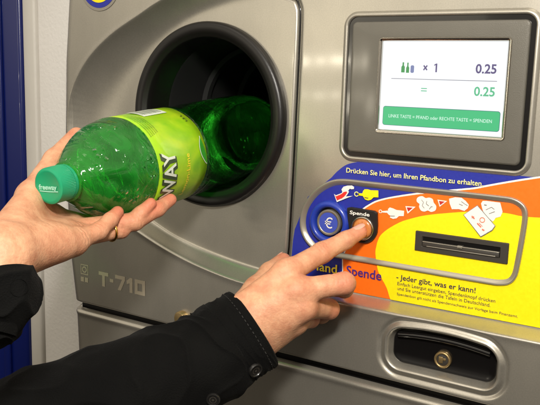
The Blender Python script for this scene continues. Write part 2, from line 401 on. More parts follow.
outer = smooth2(mmv([(420, 166), (200, 156), (66, 145.5), (6, 130), (-47.9, 110), (-74.4, 97.5), (-116.2, 76.5), (-150.4, 50.5), (-174.1, 17.5), (-182, -20), (-175, -55),
                     (-152, -86.5), (-117, -110.5), (-72, -129.5), (-33.3, -143), (6.2, -153), (55.8, -160.5), (114, -161.8), (206, -161.5), (342, -161), (500, -161)]))
inner = smooth2(mmv([(420, 140), (160, 128), (61.6, 110.4), (23.6, 104.8), (-12.9, 95.9), (-38.3, 84.4), (-66, 66), (-90, 42), (-106, 14), (-112, -20), (-108, -56),
                     (-98, -90), (-84, -112), (-62, -124), (-36, -133), (10.3, -142.5), (66, -150), (130, -154.6), (196.8, -156.2), (322, -156), (500, -156)]))
ring_c = (-.0012, -.0015)
RING_O, RING_I = .0930, .0776
groove_p = smooth2(mmv([(92, -153), (97.5, -130), (99, -90), (100.5, -30), (101.8, 40), (102.3, 92), (100.8, 104), (96, 111), (86, 114)]))
LK = (.2160, .3100, -.2095, -.1770, .011)           # recess for the lock

def sd_rr(X, Z, x0, x1, z0, z1, r):
    qx = np.abs(X - (x0 + x1) / 2) - (x1 - x0) / 2 + r; qz = np.abs(Z - (z0 + z1) / 2) - (z1 - z0) / 2 + r
    return np.minimum(np.maximum(qx, qz), 0) + np.sqrt(np.maximum(qx, 0) ** 2 + np.maximum(qz, 0) ** 2) - r

left_z = np.array([-.45, -.3006, -.227, -.1678, -.10, -.0336, .0507, .1159, .25])
left_x = np.array([-.1735, -.1765, -.1798, -.1882, -.1920, -.1929, -.1898, -.1834, -.170])
def left_edge(Z): return np.interp(Z, left_z, left_x)

def fascia_grid(z0, z1, nx, nz, kind):
    zz = np.linspace(z0, z1, nz); uu = np.linspace(0, 1, nx)
    uu = np.where(uu < .06, uu * .4, 0.024 + (uu - .06) * (1 - .024) / .94)     # finer near the rounded left edge
    U, Z = np.meshgrid(uu, zz); xl = left_edge(Z); X = xl + U * (.46 - xl)
    Y = np.full(X.shape, -D)
    if kind == 'upper':
        ino = inside(X, Z, outer); ini = inside(X, Z, inner)
        do = seg_dist(X, Z, outer); di = seg_dist(X, Z, inner)
        t = np.where(ini, 1.0, np.where(ino, do / (do + di + 1e-9), 0))
        prof = .85 * (1 - (1 - t) ** 2.6) + .15 * sstep(t)
        prof = np.where(t >= 1, 1, prof)
        Y = -D + D * prof
        # the rolled rim just outside the dish
        Y += np.where(ino, 0, -.0007 * np.exp(-(do / .0040) ** 2))
        Y += np.where(ino & ~ini, -.0007 * np.exp(-(do / .0040) ** 2), 0)
        # groove between the intake plate and the right module
        g = seg_dist(X, Z, groove_p)
        Y += .0045 * np.exp(-(g / .0019) ** 4)
        # lock recess: raised lip then a well
        Zb = Z - .0045 * (1 - ((X - (LK[0] + LK[1]) / 2) / .047) ** 2) * np.clip((Z - LK[2]) / (LK[3] - LK[2]), 0, 1)
        s = sd_rr(X, Zb, *LK)
        Y += .0028 * np.exp(-((s - .0075) / .0035) ** 2) * -0.0
        Y += -.0016 * np.exp(-((s - .0032) / .0020) ** 2)
        Y += .0022 * sstep((.0115 - s) / .004) * (s > .004) * 1.0 * np.exp(-((s - .0085) / .003) ** 2)
        Y += .011 * sstep((.0015 - s) / .004)
        for _ in range(2):
            Yp = np.pad(Y, 1, mode='edge'); Y = sum(Yp[i:i + Y.shape[0], j:j + Y.shape[1]] * (1, 2, 1)[i] * (1, 2, 1)[j] for i in range(3) for j in range(3)) / 16
        # bottom edge rounds back into the gap above the door
        b = (Z - z0); Y += .007 * np.clip(1 - b / .0035, 0, 1) ** 2
    else:
        b = (z1 - Z); Y += .006 * np.clip(1 - b / .0032, 0, 1) ** 2 - .0012 * np.exp(-((b - .0050) / .0028) ** 2)
    le = X - xl; Rr = .013
    Y += np.where(le < Rr, Rr - np.sqrt(np.maximum(Rr ** 2 - (Rr - le) ** 2, 0)), 0)
    return X, Y, Z

def grid_obj(name, XYZ, m, hole=None):
    X, Y, Z = XYZ; nz, nx = X.shape
    V = np.stack([X, Y, Z], -1).reshape(-1, 3)
    idx = np.arange(nx * nz).reshape(nz, nx)
    Q = np.stack([idx[:-1, :-1], idx[:-1, 1:], idx[1:, 1:], idx[1:, :-1]], -1).reshape(-1, 4)
    if hole is not None:
        c = V[Q].mean(1); keep = ~hole(c[:, 0], c[:, 2]); Q = Q[keep]
    # drop unused vertices
    used = np.zeros(len(V), bool); used[Q.ravel()] = True; re = np.cumsum(used) - 1; V = V[used]; Q = re[Q]
    me = bpy.data.meshes.new(name); me.vertices.add(len(V)); me.vertices.foreach_set("co", V.astype(np.float32).ravel())
    me.loops.add(Q.size); me.loops.foreach_set("vertex_index", Q.astype(np.int32).ravel())
    me.polygons.add(len(Q)); me.polygons.foreach_set("loop_start", np.arange(0, Q.size, 4, dtype=np.int32))
    me.polygons.foreach_set("use_smooth", np.ones(len(Q), bool)); me.update(); me.validate()
    o = bpy.data.objects.new(name, me); COL.objects.link(o); me.materials.append(m); o.parent = mach
    return o
GAP = -.2262
fas = grid_obj("front_panel", fascia_grid(GAP, .25, 720, 560, 'upper'), M['paint'],
               hole=lambda x, z: (x - ring_c[0]) ** 2 + (z - ring_c[1]) ** 2 < .085 ** 2)
low = grid_obj("service_door", fascia_grid(-.45, GAP - .0058, 300, 160, 'lower'), M['paint'])
# cabinet behind the fascia
# open the cabinet front around the intake tunnel: frame of four boxes
cab = join(box(-.168, -.094, .006, .55, -.46, .245, .003), box(.0925, .455, .006, .55, -.46, .245, .003),
           box(-.0938, .0923, .006, .55, .0925, .245, .003), box(-.0938, .0923, .006, .55, -.46, -.0955, .003))
obj("cabinet", *cab, M['dark'], mach, auto=40)

gl_ = [(a, 0, b) for a, b in groove_p]
obj("panel_gap", *sweep_plane(gl_, [(-.0010, .0016), (-.0006, .0006), (.0006, .0006), (.0010, .0016)], closed=False), M['gloss_black'], mach)
obj("gap_seal", *box(-.176, .455, -.008, .0055, GAP - .030, GAP + .020, .001), M["black"], mach, auto=40)
# intake ring and tunnel
prof = [(RING_O + .0004, .006), (RING_O, -.0045), (.0922, -.0066), (.0905, -.0080), (.0880, -.0085), (.0835, -.0080), (.0812, -.0068), (.0805, -.0058), (.0785, -.0052), (RING_I, -.0036), (RING_I - .0006, .004), (RING_I - .001, .030)]
obj("intake_ring", *lathe_y(prof, *ring_c, n=128), M['ringm'], mach, auto=50)
tun = [(RING_I - .0008, .0295), (.0755, .034), (.0752, .10), (.0735, .102), (.0735, .20), (.0735, .36)]
ch = obj("intake_tunnel", *lathe_y(tun, *ring_c, n=96, cap1=True), M['tunnel'], mach, auto=40)
gb = []
for k in range(3):
    y = .085 + .07 * k
    gb.append(lathe_y([(.0733, y), (.0690, y + .003), (.0690, y + .010), (.0733, y + .013)], *ring_c, n=80))
obj("guide_ring", *join(*gb), M['tunnel'], ch, auto=40)

# round sticker at the top left
def disc(cx, cz, rx, rz, y, n=48): return flat([(cx + rx * math.cos(2 * math.pi * i / n), cz + rz * math.sin(2 * math.pi * i / n)) for i in range(n)], y)
st = obj("sticker", *slab([(-.1305 + .0300 * math.cos(2 * math.pi * i / 56), .1325 + .0305 * math.sin(2 * math.pi * i / 56)) for i in range(56)], -D + .0003, -D - .0006, .0004), M['trim'], mach, auto=40)
obj("blue_disc", *disc(-.1305, .1325, .0266, .0270, -D - .0009), M['blue'], st, smooth=False)
obj("yellow_disc", *disc(-.1305, .1325, .0212, .0216, -D - .0012), M['yellow'], st, smooth=False)

# model number and little badge on the lower left
def block_letters(x, z, h, w, y):
    """squared model number T-710: outlines on a grid of strokes"""
    t = .0042; P = []
    def r(a, b, c, d): P.append(flat([(a, c), (b, c), (b, d), (a, d)], y))
    r(x, x + w, z + h - t, z + h); r(x + w / 2 - t / 2, x + w / 2 + t / 2, z, z + h - t)
    x += w + .0022; r(x, x + .0055, z + h * .42, z + h * .42 + t * .9)
    x += .0080; r(x, x + w, z + h - t, z + h); P.append(flat([(x + w - t * 1.1, z + h - t), (x + w, z + h - t), (x + w * .58, z), (x + w * .58 - t * 1.15, z)], y))
    x += w + .0024; r(x + .0042, x + .0042 + t * 1.05, z, z + h); P.append(flat([(x, z + h - t * .9), (x + .0042, z + h - t * .2), (x + .0042, z + h - t * 1.5), (x, z + h - t * 1.9)], y))
    x += .0118; r(x, x + w, z + h - t, z + h); r(x, x + w, z, z + t); r(x, x + t, z + t, z + h - t); r(x + w - t, x + w, z + t, z + h - t)
    return join(*P)
obj("lettering", *block_letters(-.1362, -.1990, .0168, .0148, -D - .0003), M['print_silver'], mach, smooth=False)
def frame_rect(x0, x1, z0, z1, t, y): 
    V = [(x0, y, z0), (x1, y, z0), (x1, y, z1), (x0, y, z1), (x0 + t, y, z0 + t), (x1 - t, y, z0 + t), (x1 - t, y, z1 - t), (x0 + t, y, z1 - t)]
    return V, [(0, 1, 5, 4), (1, 2, 6, 5), (2, 3, 7, 6), (3, 0, 4, 7)]
def ring_flat(cx, cz, r0, r1, y, n=32):
    L = [[(cx + r * math.cos(2 * math.pi * i / n), y, cz + r * math.sin(2 * math.pi * i / n)) for i in range(n)] for r in (r0, r1)]
    return loft(L)
bd = obj("badge", *join(frame_rect(-.1645, -.1525, -.1902, -.1782, .0012, -D - .0003), ring_flat(-.1585, -.1842, .0022, .0038, -D - .0003),
                        flat([(-.1645, -.1987), (-.1595, -.1987), (-.1595, -.1932), (-.1645, -.1932)], -D - .0003),
                        flat([(-.1580, -.1987), (-.1530, -.1987), (-.1530, -.1932), (-.1580, -.1932)], -D - .0003)), M['print_silver'], mach, smooth=False)
# small round lock on the gap line, partly behind the sleeve
kn = obj("door_lock", *lathe_y([(.0075, -D + .002), (.0075, -D - .005), (.0062, -D - .0066), (.003, -D - .007)], -.0155, -.2125, n=32, cap1=True), M['brass'], mach, auto=40)

# ---- screen unit
BX = (.1515, .3170, -.0318, .0950, .0105)
def bz(d, y): return inset(*BX, d, y)
obj("screen_trim", *loft([bz(-.0034, .0006), bz(-.0026, -.0006), bz(-.0014, -.0018), bz(-.0001, -.0026), bz(.0010, -.0026), bz(.0018, -.0018), bz(.0022, .003)]), M['paint'], mach, auto=60)
sc0 = (.1862, .2957, -.0046, .0733, .0012)
def sc(d, y): return inset(*sc0, d, y)
bez = obj("screen_bezel", *loft([bz(.0058, .0025), bz(.0060, -.0010), bz(.0066, -.0020), bz(.0076, -.0025), bz(.0090, -.0026), sc(-.0022, -.0026)]), M['bezel'], mach, auto=14)
obj("groove", *loft([bz(.0016, -.0002), bz(.0064, -.0002)]), M['gloss_black'], bez)
obj("screen_frame", *loft([sc(-.0024, -.0024), sc(-.0016, -.0036), sc(-.0004, -.0036), sc(.0010, -.0020), sc(.0012, .0010)]), M['chrome'], bez, auto=50)
disp = obj("display", *flat([(p[0], p[2]) for p in sc(.0008, 0)], -.0006), M['screen'], mach, smooth=False)
Yd = -.0009
obj("lettering", *flat([(.2357, .0468), (.2371, .0468), (.2371, .0540), (.2360, .0540), (.2344, .0530), (.2344, .0520), (.2357, .0527)], Yd), M['s_dark'], disp, smooth=False)
text("×", .2248, .2288, .0470, .0068, Yd, M['s_dark'], disp, bold=.03)
text("0.25", .2697, .2867, .0469, .0074, Yd, M['s_dark'], disp, bold=.026)
text("0.25", .2697, .2867, .0287, .0074, Yd, M['s_green'], disp, bold=.022)
text("=", .2241, .2293, .0287, .0068, Yd, M['s_green'], disp)
obj("divider_line", *flat([(.1965, .0404), (.2878, .0404), (.2878, .0410), (.1965, .0410)], Yd), M['s_line'], disp, smooth=False)
def bottle_icon(x, z, w_, h, neck):
    return [(x - w_, z), (x + w_, z), (x + w_, z + h * neck), (x + w_ * .45, z + h * (neck + .15)), (x + w_ * .45, z + h), (x - w_ * .45, z + h), (x - w_ * .45, z + h * (neck + .15)), (x - w_, z + h * neck)]
obj("bottle_icon", *flat(bottle_icon(.2068, .0460, .0016, .0086, .55), Yd), M['s_bottle'], disp, smooth=False)
obj("bottle_icon", *flat(bottle_icon(.2110, .0458, .0014, .0086, .5), Yd), M['s_bottle'], disp, smooth=False)
obj("can_icon", *flat([(p[0], p[2]) for p in rrect(.2136, .2168, .0458, .0522, .0012, 0, 4)], Yd), M['s_blue'], disp, smooth=False)
barE = obj("message_bar", *flat([(p[0], p[2]) for p in rrect(.1903, .2926, .0003, .0169, .0022, 0, 6)], Yd), M['s_edge'], disp, smooth=False)
obj("message_field", *flat([(p[0], p[2]) for p in rrect(.1907, .2922, .0007, .0165, .0019, 0, 6)], Yd - .0002), M['s_bar'], barE, smooth=False)
text("LINKE TASTE = PFAND oder RECHTE TASTE = SPENDEN", .1960, .2862, .0072, .0029, Yd - .0004, M['s_pale'], barE, bold=.006)

# ---- printed deposit panel
bt = smooth2(mmv([(142.5, -51), (143.8, -49.4), (146.9, -46.0), (151.4, -41.9), (155.8, -38.7), (160.3, -36.7), (167.2, -34.8), (175.0, -33.8), (236.1, -33.6), (330, -33.6)]), sub=3)
blue = [(p[0], p[1]) for p in bt] + mmv([(345, -33.6), (345, -155.4), (186.7, -156), (99.6, -156.2), (101.1, -150), (102.3, -134), (103.4, -116), (105, -105), (109, -95), (118, -72)])
dec = obj("decal", *flat(blue, -.0004), M['blue'], mach, smooth=False)
o_in = smooth2(mmv([(175.9, -77.9), (179.0, -75.3), (184.0, -71.8), (188.8, -69.0), (197.3, -65.7), (207.6, -62.7), (219.6, -59.6), (229.5, -57.3), (246.4, -53.8), (273.7, -48.6), (284.4, -45.6), (296.4, -42.1), (312.1, -37.8), (327.3, -33.9)]), sub=3)
o_left = smooth2(mmv([(159.6, -156.1), (158.8, -138.5), (158.2, -129.3), (158.4, -123.5), (163.1, -112.3), (169.4, -97.3), (174.7, -82.6)]), sub=3)
line = [(x - .0012, z + .0006) for x, z in o_left] + [(x - .0007, z + .0013) for x, z in o_in]
obj("white_line", *flat(line + mmv([(344.6, -33.7), (344.6, -156)]), -.0007), M['white'], dec, smooth=False)
obj("orange_field", *flat(o_left + o_in + mmv([(345, -33.9), (345, -155.6)]), -.0010), M['orange'], dec, smooth=False)
y_in = smooth2(mmv([(207.6, -156.1), (206.3, -153.8), (202.9, -145.5), (197.0, -137.1), (193.7, -131.1), (191.5, -122.1), (190.3, -114.9), (190.8, -110.1), (191.8, -104.9), (193.9, -99.5),
                    (197.5, -95.2), (202.6, -90.8), (208.6, -86.6), (214.5, -83.1), (223.6, -79.3), (232.6, -76.1), (243.2, -73.3), (253.7, -71.1), (269.2, -68.1), (287.5, -65.5), (303.9, -65.0), (319.9, -66.1), (345, -64.0)]), sub=3)
yel = obj("yellow_field", *flat(y_in + mmv([(345, -155.7)]), -.0013), M['yellow'], dec, smooth=False)

Yt = -.0017
text("Drücken Sie hier, um Ihren Pfandbon zu erhalten.", .1577, .2832, -.0449, .0045, Yt, M['pale'], dec, bold=.010)
text("Pfand", .1245, .1526, -.1412, .0088, Yt, M['textyellow'], dec, bold=.016)
text("Spende", .1624, .1977, -.1400, .0088, Yt, M['purple'], dec, bold=.016)
text("- Jeder gibt, was er kann!", .2120, .2836, -.1362, .0049, Yt, M['ink'], dec, bold=.012)
text("Einfach Leergut eingeben, Spendenknopf drücken", .2133, .3007, -.1414, .0032, Yt, M['ink'], dec)
text("und Sie unterstützen die Tafeln in Deutschland.", .2136, .2969, -.1458, .0032, Yt, M['ink'], dec)
text("Spendenbon gilt nicht als Spendennachweis zur Vorlage beim Finanzamt.", .2134, .3200, -.1506, .0024, Yt, M['ink'], dec)

def art(name, pts, m, k=0, sm=False):
    P = mmv(pts)
    if sm: P = smooth2(P, True, 4)
    return obj(name, *flat(P, Yt - .0003 * k), m, dec, smooth=False)
art("hand_pictogram", [(153.6, -61.1), (155.7, -58.3), (159.6, -56.9), (164.0, -56.4), (166.3, -57.4), (166.1, -59.4), (163.7, -59.9), (162.1, -59.5), (160.4, -61.7), (158.2, -62.2), (154.8, -63.7)], M['white'])
art("arrow", [(146.3, -66.0), (148.3, -67.1), (153.9, -64.5), (155.7, -62.4), (159.8, -61.2), (161.6, -62.3), (159.5, -65.9), (158.4, -67.1), (165.7, -65.7), (159.6, -68.4), (149.6, -73.3)], M['white'], 1)
art("arrow_fill", [(147.5, -67.0), (148.8, -67.9), (154.0, -65.3), (156.5, -63.0), (159.1, -62.3), (159.9, -63.2), (157.5, -66.8), (155.1, -68.9), (149.9, -71.6)], M['red'], 2)
art("hand_pictogram", [(170.3, -62.9), (174.7, -62.4), (175.4, -60.1), (176.9, -58.5), (180.2, -58.2), (183.0, -58.7), (190.2, -58.2), (190.6, -64.3), (186.0, -64.8), (183.5, -67.4), (180.8, -68.3), (177.7, -67.7), (176.5, -66.1), (175.1, -64.7), (170.4, -64.7)], M['yellow'])
obj("touch_ring", *ring_flat(.1690, -.0637, .0015, .0023, Yt), M['pale'], dec, smooth=False)
obj("finger_line", *join(flat(mmv([(177, -65.6), (181.2, -65.9), (180.6, -66.5), (177.4, -66.3)]), Yt - .0003)), M['ink'], dec, smooth=False)
art("hand_pictogram", [(194.7, -76.4), (200.6, -75.2), (200.3, -73.9), (202.0, -72.2), (205.1, -72.6), (208.5, -73.7), (215.7, -73.6), (215.6, -78.3), (211.1, -78.9), (208.9, -81.2), (205.7, -82.1), (202.6, -81.2), (203.3, -79.6), (201.4, -78.8), (199.7, -77.3), (195.1, -77.6)], M['white'])
obj("touch_ring", *ring_flat(.1933, -.0768, .0010, .0016, Yt), M['white'], dec, smooth=False)
obj("finger_line", *flat(mmv([(203, -79.4), (207.4, -79.0), (207.2, -79.6), (203.2, -80.0)]), Yt - .0003), M['greyline'], dec, smooth=False)
art("triangle", [(216.6, -69.3), (226.0, -68.8), (219.0, -75.8)], M['white']); art("triangle_fill", [(218.0, -70.2), (223.6, -69.8), (219.6, -73.8)], M['darkred'], 1)
art("triangle", [(245.2, -60.3), (253.7, -60.6), (247.5, -66.3)], M['white']); art("triangle_fill", [(246.6, -61.2), (251.8, -61.3), (247.9, -64.7)], M['darkred'], 1)
art("cloud_pictogram", [(226.5, -62.0), (228.0, -59.9), (231.4, -58.8), (234.6, -60.1), (237.7, -59.4), (240.9, -60.4), (242.1, -63.3), (244.4, -66.0), (244.0, -69.7), (240.4, -71.6), (237.2, -70.8), (234.1, -72.1), (230.9, -71.3), (229.1, -68.4), (229.3, -66.0), (227.0, -64.4)], M['white'], 0, True)
def stroke(pts, w_, y):
    parts = []
    for (a, b) in zip(pts[:-1], pts[1:]):
        a = Vector(a) / 1000; b = Vector(b) / 1000; n = (b - a).normalized(); n = Vector((-n.y, n.x)) * w_ / 1000
        parts.append(flat([tuple(a + n), tuple(b + n), tuple(b - n), tuple(a - n)], y))
    return join(*parts)
obj("crease_lines", *join(stroke([(231, -62), (233, -64), (232, -67), (234, -69)], .22, Yt - .0003), stroke([(236, -62.5), (235.5, -65), (238, -66.5)], .22, Yt - .0004), stroke([(238.6, -69.4), (240, -67), (241.5, -66.8)], .22, Yt - .0005)), M['greyline'], dec, smooth=False)
art("hand_pictogram", [(255.2, -58.4), (260.5, -56.6), (265.9, -56.4), (269.7, -58.8), (272.5, -61.6), (271.9, -64.6), (269.1, -67.3), (264.3, -66.3), (258.3, -67.1), (256.0, -62.3)], M['white'])
art("hand_pictogram", [(282.6, -59.4), (283.8, -57.1), (287.6, -56.7), (298.2, -56.9), (300.7, -64.1), (299.4, -68.3), (295.5, -70.0), (293.5, -73.4), (286.8, -68.7), (284.4, -64.9)], M['white'])
obj("finger_line", *join(stroke([(266, -59.5), (269.5, -61.5), (271.6, -62.3)], .22, Yt - .0003), stroke([(264.2, -61.8), (267.5, -62.8)], .22, Yt - .0004), stroke([(287, -64.2), (291.5, -61.4), (294, -63)], .22, Yt - .0003), stroke([(290, -67), (294.6, -64.6)], .22, Yt - .0004), stroke([(285.4, -60), (287.6, -60.2)], .35, Yt - .0005)), M['greyline'], dec, smooth=False)
art("receipt_edge", [(268.7, -70.5), (279.9, -60.9), (296.1, -76.4), (293.8, -80.6), (284.6, -87.5)], M['greyline'], 2)
art("receipt_pictogram", [(269.2, -70.5), (279.9, -61.5), (295.5, -76.4), (293.4, -80.1), (284.7, -86.8)], M['white'], 3)
obj("receipt_print", *join(ring_flat(.2850, -.0728, .0017, .0023, Yt - .0013, 20), stroke([(276, -70.5), (278.5, -72.6)], .5, Yt - .0013), stroke([(276.2, -72.2), (278, -70.6)], .3, Yt - .0014),
                           stroke([(281, -76), (284.4, -79)], .5, Yt - .0013), stroke([(282.5, -75.6), (285.6, -78.2)], .25, Yt - .0013), stroke([(285.4, -80.6), (287.4, -81.4)], .6, Yt - .0013)), mat("print_salmon", S(222, 120, 96), .4), dec, smooth=False)

# ---- raised frame round the deposit panel
fr = catmull([(a / 1000, 0, b / 1000) for a, b in [(158, -54.0), (146, -55.8), (135.6, -60.8), (126.4, -68.3), (119.2, -77.9), (115.3, -87.0), (114.2, -97.0), (116.4, -106.6), (122.5, -114.6), (131.8, -120.4), (143.7, -122.6),
        (159.5, -122.9), (184.8, -123.0), (240, -123.3), (268, -123.4), (284, -123.4), (294, -123.4), (302, -123.1), (309.5, -121.0), (313.4, -116.0), (315.0, -108), (317.2, -85), (318.2, -68), (317.2, -61), (313.5, -56.9), (307, -54.5), (298, -54.1), (288, -54.0), (270, -54.0), (240, -54.0), (200, -54.0), (178, -54.0)]], True, 6)
w_ = .0031
obj("panel_frame", *sweep_plane(fr, [(-w_, .0002), (-w_ * .8, -.0008), (-w_ * .35, -.0018), (w_ * .1, -.0029), (w_ * .5, -.0035), (w_ * .8, -.0033), (w_ * .97, -.0022), (w_, .0002)]), M['frame'], mach)

# ---- deposit button with the euro sign
EX, EZ = .1432, -.0931
eb = obj("deposit_button", *lathe_y([(.0205, .0), (.0205, -.0030), (.0198, -.0052), (.0182, -.0066), (.0166, -.0068), (.0152, -.0060), (.0142, -.0040), (.0136, -.0012)], EX, EZ, n=72), M['butblue'], mach)
obj("button_gap", *lathe_y([(.0140, -.0014), (.0112, -.0014)], EX, EZ), M['gloss_black'], eb)
bc = obj("button_cap", *lathe_y([(.0124, -.0010), (.0124, -.0040), (.0119, -.0049), (.0108, -.0051), (.0100, -.0049), (.0097, -.0046), (.0001, -.0046)], EX, EZ), M['trim'], eb, auto=50)
obj("button_face", *disc(EX, EZ, .0096, .0096, -.0049), M['lilac'], bc, smooth=False)
V, F = text_mesh("€", 0); xs = [v[0] for v in V]; ys = [v[1] for v in V]; k = .0104 / (max(ys) - min(ys))
obj("euro_sign", [((v[0] - (max(xs) + min(xs)) / 2) * k + EX + .0004, -.0052, (v[1] - (max(ys) + min(ys)) / 2) * k + EZ) for v in V], F, M['white'], bc, smooth=False)

# ---- donation button with its black name plate
SX, SZ = .1778, -.0940
pl = [(.1610, -.0772), (.1640, -.0762), (.1880, -.0768), (.1908, -.0782)]
hou = pl + [(.1918, -.0900)] + [(SX + .0140 * math.cos(math.radians(a)), SZ + .0140 * math.sin(math.radians(a))) for a in range(-10, -171, -10)] + [(.1620, -.0880)]
sb = obj("donation_button", *slab(hou, 0, -.0042, .0008), M['black'], mach, auto=30)
text("Spende", .1645, .1842, -.0822, .0033, -.0045, M['white'], sb, bold=.02)
obj("button_rim", *lathe_y([(.0110, -.0040), (.0108, -.0054), (.0100, -.0060), (.0092, -.0055), (.0088, -.0042)], SX, SZ, n=56), M['chrome'], sb)
amb = obj("button_lens", *lathe_y([(.0089, -.0042), (.0087, -.0050), (.0074, -.0058), (.0050, -.0062), (.0001, -.0063)], SX, SZ, n=48), M['amber'], sb)
obj("lens_rib", *join(*[box(SX + dx - .0007, SX + dx + .0007, -.0069, -.0056, SZ - h, SZ + h, .0003) for dx, h in ((-.0042, .0054), (0, .0066), (.0042, .0054))]), M['amber'], amb, auto=40)

# ---- receipt slot
X0, X1, Z0, Z1 = .2276, .3082, -.1072, -.0895
def rl(d0, y, r=.0008): return rrect(X0 + d0[0], X1 - d0[0], Z0 + d0[1], Z1 - d0[1], r, y, 4)
sl = obj("receipt_slot", *loft([rl((0, 0), 0), rl((0, 0), -.0022), rl((.0006, .0006), -.0030), rl((.0062, .0040), -.0030), rl((.0068, .0044), -.0024), rl((.0070, .0046), -.0017)], True), M['dark'], mach, auto=30)
obj("slot_opening", *flat([(X0 + .0065, Z0 + .0041), (X1 - .0065, Z0 + .0041), (X1 - .0065, Z1 - .0041), (X0 + .0065, Z1 - .0041)], -.00175), M['gloss_black'], sl, smooth=False)
obj("slot_flap", *join(box(X0 + .0072, X1 - .0072, -.0030, -.0018, Z0 + .0047, Z0 + .0084, .0004)), M['dark'], sl, auto=40)
obj("slot_lip", *join(box(X0 + .0072, X1 - .0072, -.0034, -.0018, Z0 + .0086, Z0 + .0094, .0002), box(X0 + .0110, X1 - .0100, -.0036, -.0029, Z0 + .0050, Z0 + .0057, .0002),
                      box((X0 + X1) / 2 - .0022, (X0 + X1) / 2 + .0022, -.0040, -.0018, Z0 + .0078, Z0 + .0100, .0003)), M['frame'], sl, auto=40)

# ---- lock in its recess
def lk(d_, y): return inset(LK[0], LK[1], LK[2], LK[3], LK[4], d_, y, 10, .0045)
lockp = obj("lock_plate", *loft([lk(.0000, -.0020), lk(.0008, -.0056), lk(.0022, -.0066), lk(.0045, -.0062), lk(.0065, -.0056)], True, False, True), M['gloss_black'], mach, auto=40)
def arc_z(x): return -.1845 + .0040 * (1 - ((x - .263) / .045) ** 2)
hb = [(.2225 + .0810 * i / 24, arc_z(.2225 + .0810 * i / 24)) for i in range(25)]
hlo = []
for x, z in hb: hlo.append([(x, -.0050, z + .0050), (x, -.0098, z + .0042), (x, -.0110, z + .0022), (x, -.0100, z), (x, -.0050, z - .0012)])
obj("lock_handle", *loft(hlo, False), M['gloss_black'], lockp)
LCX, LCZ = .2632, -.1964
lr = obj("key_lock", *lathe_y([(.0074, -.0052), (.0073, -.0086), (.0066, -.0094), (.0056, -.0092), (.0052, -.0080)], LCX, LCZ, n=40), M['brass'], lockp)
obj("lock_core", *lathe_y([(.0053, -.0078), (.0040, -.0082), (.0001, -.0082)], LCX, LCZ, n=32), M['dark'], lr)
obj("key_slot", *join(box(LCX - .0032, LCX + .0006, -.0090, -.0080, LCZ - .0028, LCZ + .0028, .0004), box(LCX + .0004, LCX + .0030, -.0088, -.0080, LCZ - .0004, LCZ + .0018, .0003)), M['brass'], lr, auto=40)

lockp.location.y = -.006
# ------------------------------------------------------------------ the bottle
CAP = Vector((.0092, -.219, -.049)); AX = Vector((-.073, .997, .076)).normalized()
UP = (Vector((0, 0, 1)) - AX * AX.z).normalized(); SI = AX.cross(UP)      # SI: to the right, towards the camera
def bp_(s, r, a): return CAP + AX * s + (SI * math.cos(a) + UP * math.sin(a)) * r
bot = thing("plastic_bottle", "green plastic bottle with teal cap and lime label pushed into the round intake", "bottle", tuple(CAP))
def bobj(name, VF, m, parent=bot, **k):
    V, F = VF; return obj(name, [tuple(Vector(v) - CAP) for v in V], F, m, parent, **k)
def blathe(prof, n=96, f=None, **k):
    return loft([[bp_(s, r + (f(s, 2 * math.pi * i / n) if f else 0), 2 * math.pi * i / n) for i in range(n)] for s, r in prof], True, **k)
prf = smooth2([(.014, .0128), (.020, .0130), (.024, .0145), (.030, .0215), (.040, .0295), (.050, .0355), (.062, .0408), (.074, .0436), (.081, .0446), (.0855, .0442), (.100, .0440), (.130, .0439), (.1565, .0440), (.163, .0447), (.180, .0446), (.205, .0446), (.212, .0436),
               (.219, .0446), (.244, .0446), (.251, .0436), (.258, .0446), (.285, .0446), (.305, .0440), (.318, .0418), (.327, .036), (.330, .026), (.3305, .014), (.3305, .001)], sub=6)
def swirl(s, a):
    w = 0
    if .028 < s < .084:
        k = min(1, (s - .028) / .015, (.084 - s) / .012)
        w += -.0015 * k * max(0, math.sin(5 * a + 46 * s)) ** 3 + .0003 * k * math.sin(3 * a - 90 * s)
    if s > .164: w += .0006 * math.sin(4 * a + 30 * s) * min(1, (s - .164) / .02)
    return w
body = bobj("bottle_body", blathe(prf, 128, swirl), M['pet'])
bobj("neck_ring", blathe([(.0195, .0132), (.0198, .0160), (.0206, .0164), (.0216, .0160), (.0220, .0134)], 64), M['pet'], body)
cv = []
for s, r in [(.0158, .0130), (.0158, .0146), (.0020, .0146), (.0008, .0142), (.0001, .0130), (.0, .0115), (.00025, .0110), (.00025, .0004)]:
    cv.append([bp_(s, r - (.00035 if (r > .0144 and i % 2) else 0), 2 * math.pi * i / 144) for i in range(144)])
capo = bobj("cap", loft(cv, True, False, True), M['cap'], auto=40)
bobj("tamper_band", blathe([(.0163, .0130), (.0163, .0144), (.0190, .0144), (.0193, .0131)], 72), M['cap'], capo, auto=40)
# lettering on the cap face (read from the front)
def cap_text(s, w, zc, y, m, bold, slope=.06):
    V, F = text_mesh(s, bold); xs = [v[0] for v in V]; mid = (max(xs) + min(xs)) / 2; k = w / (max(xs) - min(xs))
    right = -SI if SI.dot(Vector((1, 0, 0))) < 0 else SI
    return bobj("lettering", ([CAP + right * ((v[0] - mid) * k) + UP * ((v[1] - .3) * k * 1.0 + zc + slope * (v[0] - mid) * k) - AX * y for v in V], F), m, capo, smooth=False)
cap_text("freeway", .0185, -.0008, .00030, M['cap_print'], .035)
R = Vector((1, 0, 0))
right = -SI if SI.dot(R) < 0 else SI
bobj("underline", ([CAP + right * (-.0085 + .019 * i / 12) + UP * (-.0042 + .0010 * (i / 12) ** 2 + dz) - AX * .0003 for i in range(13) for dz in (-.0004, .0004)], [(2 * i, 2 * i + 2, 2 * i + 3, 2 * i + 1) for i in range(12)]), M['cap_print'], capo, smooth=False)

